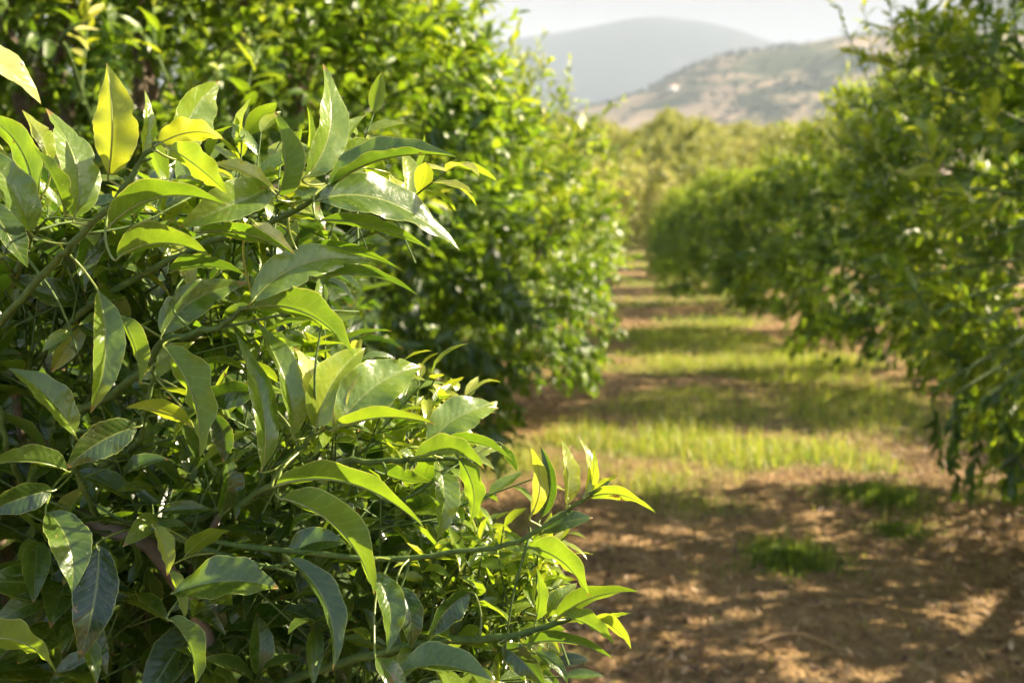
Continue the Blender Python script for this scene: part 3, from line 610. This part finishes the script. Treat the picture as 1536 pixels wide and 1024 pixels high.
# traced leaves: base, middle and tip on the picture plane, visible width, turn of the top side (towards up/right), age, depths
H = [
 (-60,58, 15,98, 62,157, 34, 50, .95, .80,.84), (163,262, 175,180, 160,95, 60, 150, .74, .85,.84), (214,232, 222,185, 217,135, 17, 60, .62, .87,.88),
 (268,232, 288,170, 330,122, 56, 42, .60, .88,.92), (236,217, 292,192, 336,210, 44, 140, .78, .84,.83), (254,222, 300,248, 341,291, 42, 135, .55, .83,.82),
 (165,338, 238,278, 341,308, 40, 118, .36, .82,.80), (176,386, 246,340, 316,386, 40, 122, .40, .83,.82), (405,284, 345,308, 268,342, 44, 48, .48, .86,.84),
 (412,290, 362,250, 318,248, 20, 60, .82, .87,.85), (300,348, 372,352, 441,380, 28, 120, .33, .86,.83), (378,334, 408,352, 443,382, 17, 50, .96, .845,.825),
 (112,326, 128,245, 68,162, 50, 35, .48, .87,.85), (76,242, 62,205, 33,165, 34, 60, .66, .88,.88), (48,348, 18,275, -40,212, 50, 30, .35, .86,.83),
 (98,318, 84,268, 52,222, 26, 120, .34, .84,.82), (52,302, 30,222, -25,172, 40, 125, .36, .89,.90), (-20,300, 12,350, 42,402, 36, 45, .18, .90,.88),
 (458,266, 497,190, 484,95, 42, 38, .52, .87,.88), (418,292, 428,235, 411,166, 44, 125, .36, .87,.86), (503,246, 518,205, 550,172, 19, 130, .40, .93,.95),
 (508,252, 535,214, 578,222, 34, 45, .52, .91,.93), (492,284, 575,238, 684,235, 48, 72, .36, .86,.85), (478,300, 585,300, 690,376, 50, 60, .38, .87,.83),
 (482,330, 565,340, 645,374, 20, 130, .36, .89,.88), (452,375, 520,366, 602,405, 17, 125, .28, .92,.92), (583,262, 603,285, 605,318, 20, 60, .75, .98,1.0),
 (378,452, 452,384, 558,393, 38, 50, .50, .86,.84), (470,418, 548,402, 626,442, 22, 118, .28, .90,.88), (380,460, 480,425, 531,534, 44, 130, .38, .86,.84),
 (440,652, 428,565, 379,476, 40, 40, .46, .88,.86), (394,702, 400,600, 353,498, 36, 30, .42, .87,.84), (470,628, 468,570, 440,520, 31, 40, .97, .88,.86),
 (474,642, 500,572, 548,522, 46, 46, .62, .89,.90), (508,638, 565,578, 634,550, 60, 44, .54, .87,.86), (498,645, 575,612, 653,636, 24, 115, .55, .86,.84),
 (499,642, 512,600, 541,558, 15, 140, .90, .86,.86), (642,668, 690,617, 748,612, 38, 46, .54, .89,.88), (663,664, 722,655, 768,690, 20, 120, .32, .88,.86),
 (622,686, 690,655, 727,704, 38, 125, .40, .87,.85), (688,686, 722,735, 705,783, 38, 130, .38, .87,.86), (655,690, 678,745, 655,811, 36, 35, .42, .89,.87),
 (752,668, 772,680, 776,706, 13, -40, .05, .90,.90), (414,728, 530,685, 636,790, 38, 112, .42, .85,.82), (424,746, 560,745, 562,892, 46, 120, .42, .84,.82),
 (560,860, 602,905, 579,980, 38, 25, .34, .85,.83), (598,880, 634,920, 616,972, 36, 10, .12, .88,.87), (434,838, 502,905, 499,1004, 38, 35, .20, .85,.83),
 (705,890, 668,905, 640,965, 44, -30, .14, .93,.92), (797,772, 810,722, 795,670, 22, 135, .78, .88,.88), (812,775, 836,722, 810,668, 26, -20, .08, .91,.91),
 (850,756, 860,708, 840,656, 25, 60, .76, .88,.87), (877,742, 890,700, 866,652, 14, 60, .74, .87,.87), (884,738, 896,705, 889,672, 12, 130, .66, .87,.87),
 (888,738, 905,722, 928,712, 11, 130, .70, .87,.86), (884,746, 930,728, 983,768, 20, 125, .58, .87,.84), (815,798, 850,773, 890,776, 20, 50, .12, .90,.90),
 (795,820, 868,800, 884,896, 40, 120, .44, .89,.86), (838,926, 882,885, 957,886, 34, 118, .44, .89,.87), (842,922, 890,925, 921,966, 34, 125, .42, .89,.87),
 (893,926, 928,935, 947,973, 20, 125, .62, .89,.87), (903,928, 925,920, 946,919, 8, 120, .60, .89,.88), (783,968, 850,940, 921,988, 26, 115, .30, .90,.88),
 (803,978, 838,990, 852,1026, 18, 20, .22, .90,.89), (752,968, 790,985, 818,1032, 38, -20, .16, .91,.90), (596,1010, 665,975, 742,1024, 40, 60, .34, .87,.85),
 (566,985, 590,1005, 612,1060, 44, 30, .36, .86,.85), (804,928, 814,888, 804,850, 20, 120, .42, .91,.91), (822,922, 836,895, 866,874, 28, 45, .55, .92,.93),
 (147,438, 172,530, 135,620, 44, 20, .50, .89,.87), (182,478, 212,520, 210,578, 32, 120, .46, .90,.89), (112,652, 75,585, 12,552, 36, 45, .42, .91,.88),
 (248,522, 298,590, 300,686, 54, 125, .46, .88,.86), (285,638, 235,615, 188,612, 56, 125, .68, .90,.87), (382,590, 335,582, 288,612, 40, -20, .14, .91,.90),
 (318,622, 345,655, 334,694, 34, -10, .10, .92,.92), (100,705, 45,672, -25,700, 42, 125, .34, .92,.88), (78,735, 30,742, -25,772, 52, -10, .16, .92,.90),
 (72,768, 122,808, 108,888, 56, 20, .34, .90,.87), (148,818, 142,900, 118,992, 58, -10, .03, .93,.90), (-30,962, 32,958, 84,1006, 38, 125, .50, .85,.82),
 (262,888, 345,868, 418,882, 60, 35, .36, .90,.88), (232,790, 252,825, 250,864, 36, 130, .66, .92,.90), (280,832, 310,806, 346,795, 36, 130, .62, .95,.94),
 (255,856, 282,895, 276,928, 32, 125, .60, .92,.90), (256,926, 292,970, 293,1026, 34, 120, .40, .90,.88), (206,640, 150,662, 98,704, 48, -10, .14, .95,.92),
 (243,502, 292,450, 372,424, 38, 45, .40, .93,.95), (256,408, 305,388, 368,412, 28, 118, .26, .94,.92), (212,568, 240,540, 292,512, 28, 60, .62, .95,.95),
 (128,455, 60,440, 10,410, 34, 60, .20, .99,.97), (165,338, 130,380, 128,440, 30, 30, .25, .96,.95), (430,838, 470,810, 520,815, 34, 40, .30, .95,.94),
 (560,700, 600,725, 655,722, 30, 120, .36, .93,.92), (330,770, 345,720, 335,680, 34, 40, .30, .97,.97),
]
def hero_leaf(e, idx):
    bx, by, mx_, my, tx, ty, w, a, tint, db, dt = e
    g = np.random.default_rng(500 + idx)
    HV = nrm(nrm(CAM - P(bx, by, db)) + sd)
    if 30 <= a <= 70 and my < 720:                   # glossy leaves lean so that they catch the sun
        ry_ = (P(tx, ty, 1.0) - CAM); ti = P(tx, ty, db) - P(bx, by, db); dl = -(ti @ HV) / (ry_ @ HV); dl = float(np.clip(dl * .6, -.55 * np.linalg.norm(ti), .55 * np.linalg.norm(ti)))
        db, dt = db - .35 * dl, db + .65 * dl
        if min(db, dt) < .76: sh = .76 - min(db, dt); db += sh; dt += sh
    p0, p2 = P(bx, by, db), P(tx, ty, dt); dm = (db + dt) / 2 - g.uniform(.0, .02); pm = P(mx_, my, dm)
    ch = (p0 + p2) / 2; off = pm - ch; off = off * min(1.0, .15 * np.linalg.norm(p2 - p0) / max(np.linalg.norm(off), 1e-6)); pm = ch + off; c1 = 2 * pm - .5 * (p0 + p2)                     # the quadratic passes through the middle point
    n = 44; s = np.linspace(0, 1, n)[:, None]
    path = (1 - s) ** 2 * p0 + 2 * s * (1 - s) * c1 + s * s * p2
    T = nrm(np.gradient(path, axis=0)); V = nrm(CAM - pm)
    tm = nrm(p2 - p0); Vp = nrm(V - (V @ tm) * tm); S = np.cross(Vp, tm)
    if S @ (UP + .6 * RT) < 0: S = -S
    N0 = math.cos(R(a)) * Vp + math.sin(R(a)) * S
    if 30 <= a <= 70: N0 = nrm(.35 * N0 + nrm(HV - (HV @ tm) * tm))
    tw = g.uniform(-.2, .2)
    N = np.array([nrm(N0 - (N0 @ t_) * t_) for t_ in T]); Sd = np.cross(N, T)
    ca = np.cos(tw * (s - .4)); sa = np.sin(tw * (s - .4)); N, Sd = N * ca + Sd * sa, Sd * ca - N * sa
    fold = R(g.uniform(14, 34)); wid = 1.16 * w / F * (db + dt) / 2 / max(abs(math.cos(R(a))), .7 if abs(a) < 90 else .66)
    Lr = np.linalg.norm(p2 - p0); wid = min(wid, Lr * .5) if Lr > .03 else wid
    vs = np.linspace(-1, 1, 13); hw = wid * .5 * prof(s)
    amp = wid * g.uniform(.02, .055); k = g.uniform(3, 6); ph = g.uniform(0, 6, 2)
    side = (vs[None] > 0)
    wave = amp * np.sin(s * k * 6.28 / 1.6 + np.where(side, ph[0], ph[1])) * np.abs(vs)[None] ** 1.6 * np.minimum(1, prof(s) * 1.6)
    jag = 1 + .018 * np.sin(s * 70 + ph[0]) + .03 * np.sin(s * 23 + ph[1] + 2 * side)
    curl = g.uniform(-.25, .45)
    if g.random() < .4:                              # insect bites out of the margin
        for _ in range(g.integers(1, 4)):
            sb_ = g.uniform(.25, .9); wd_ = g.uniform(.012, .04); dp_ = g.uniform(.1, .4); sg = g.random() < .5
            jag = jag * (1 - dp_ * np.exp(-((s - sb_) / wd_) ** 2) * ((vs[None] > 0) == sg) * np.abs(vs)[None] ** 2)
    offs = hw * vs[None] * math.cos(fold) * jag; offn = hw * (np.abs(vs)[None] * math.sin(fold) - curl * np.abs(vs)[None] ** 2.4 * .5) + wave
    v = path[:, None] + Sd[:, None] * offs[..., None] + N[:, None] * offn[..., None]
    i = np.arange(n - 1)[:, None] * 13; j = np.arange(12)[None]; q = np.stack([i + j, i + 13 + j, i + 14 + j, i + j + 1], -1).reshape(-1, 4)
    att = np.zeros((n, 13, 3)); att[..., 0] = np.clip(tint + .05 * (s - .5), 0, 1.0); att[..., 1] = s; att[..., 2] = vs
    b = MB(); b.add(v, q, None, att, 0)
    # raised midrib under the blade and the leaf stalk to the nearest branch
    tube(b, path - N * wid * .012, np.linspace(.0011, .0002, n) * (Lr / .1), 6, 0, min(tint + .2, .9))
    d_ = np.linalg.norm(allstem - p0, axis=1); near = allstem[d_.argmin()]; dd = d_.min()
    if dd < .16:
        tube(b, spline([near, p0 * .5 + near * .5 - T[0] * dd * .15, p0 - T[0] * .004, p0 + T[0] * .006], 12), np.linspace(.0013, .0009, 12), 6, 0, min(tint + .18, .8))
    return b
heads = H[:98]
for i, e in enumerate(heads): hero_leaf(e, i).obj('leaf', M_HERO, fg, ROOT)

# ------------------------------------------------------------------ the rest of its foliage, behind the traced leaves
poly = np.array([(-400, 150), (0, 215), (120, 275), (250, 250), (400, 300), (520, 290), (560, 370), (530, 430), (560, 470), (545, 545), (600, 590), (650, 655), (700, 700), (705, 785), (770, 825), (825, 880), (845, 945), (830, 1000), (840, 1100), (800, 1900), (-900, 1900)], float)
def inside(x, y):
    r = np.zeros(len(x), bool); j = len(poly) - 1
    for i in range(len(poly)):
        xi, yi = poly[i]; xj, yj = poly[j]
        k = ((yi > y) != (yj > y)) & (x < (xj - xi) * (y - yi) / (yj - yi + 1e-9) + xi); r ^= k; j = i
    return r
g = np.random.default_rng(99); n = 60000
B = np.array([-.70, 1.50, .93]) + nrm(g.standard_normal((n, 3))) * (g.random((n, 1)) ** .4) * np.array([1.0, .85, .78])
D = nrm((B - np.array([-.75, 1.5, .5])) + g.standard_normal((n, 3)) * .35)
px, py, dp = proj(B + D * .05); k = inside(px, py) & (dp > 1.0) & (B[:, 2] > .22)
px2, py2, _ = proj(B + D * .13); k &= inside(px2, py2); B, D = B[k][:2500], D[k][:2500]; m = len(B)
fb = MB(); tl = g.uniform(.05, .14, m); yy = .15 + .16 * sines(17, 8, 6.0)(B)  # inner leaves tinted darker, the crown's inside shade put into their colour
a_ = twig_leaves(g, B, D, tl, 5, .098, .44, yy)
ROWS = [0, .08, .22, .4, .6, .8, .92, 1]; VS = [-1, -.5, 0, .5, 1]
leaves(fb, *a_, ROWS, VS, 0, .03)
sticks(fb, B - D * .03, B + D * tl[:, None], .0018, .0011, 1)
# a sunlit front layer of smaller leaves among the branches
cells = []
for (cx, cy, rx, ry, nn, L_, dd, yv) in [(120, 420, 160, 70, 60, .045, .96, .50), (330, 330, 140, 40, 36, .05, .95, .50), (300, 480, 110, 50, 34, .045, .97, .45), (60, 560, 80, 60, 26, .05, 1.0, .35),
        (470, 660, 90, 40, 46, .045, .93, .55), (610, 760, 80, 50, 34, .045, .96, .45), (720, 880, 90, 50, 90, .032, .96, .52), (770, 900, 60, 40, 40, .028, .94, .58), (330, 760, 130, 50, 50, .045, .99, .38),
        (480, 920, 120, 70, 46, .055, .97, .32), (180, 900, 150, 90, 40, .06, .99, .28), (640, 1000, 110, 40, 40, .05, .95, .38), (430, 560, 60, 60, 24, .05, .96, .42), (560, 300, 60, 30, 12, .05, .93, .55), (650, 640, 40, 30, 16, .03, .95, .7)]:
    a = g.uniform(0, 6.283, nn); r = np.sqrt(g.random(nn))
    nn = int(nn * .6)
    for q_ in range(nn): cells.append((*P(cx + rx * r[q_] * math.cos(a[q_]), cy + ry * r[q_] * math.sin(a[q_]), dd + g.uniform(.02, .13)), L_ * 1.3, yv))
cells = np.array(cells); B = cells[:, :3]; m = len(B)
D = nrm(np.array([.35, -.1, .75]) + g.standard_normal((m, 3)) * .5); tl = cells[:, 3] * g.uniform(.8, 1.6, m)
i_ = np.repeat(np.arange(m), 4); a_ = list(twig_leaves(g, B, D, tl, 4, 1.0, .40, cells[:, 4])); a_[3] = a_[3] * cells[i_, 3]; a_[4] = a_[4] * cells[i_, 3]
leaves(fb, *a_, ROWS, VS, 0, .03)
sticks(fb, B - D * .06, B + D * tl[:, None], .0014, .0009, 1)
o = fb.obj('foliage', [M_HERO, M_TWIG], fg, ROOT); o['kind'] = 'stuff'
# thin crossing twigs
tb = MB()
for i in range(60):
    s0 = allstem[g.integers(0, len(allstem))]; d_ = nrm(np.array([.3, .1, .4]) + g.standard_normal(3) * .6); L_ = g.uniform(.05, .14)
    pe = s0 + d_ * L_ + (0, .03, 0); px_, py_, _ = proj(pe)
    if not inside(np.array([px_]), np.array([py_]))[0]: continue
    tube(tb, spline([s0, s0 + d_ * L_ * .5 + g.normal(0, .01, 3), pe], 7), np.linspace(.0016, .0008, 7), 5)
tb.obj('twig_tangle', M_TWIG, fg, ROOT)['kind'] = 'stuff'
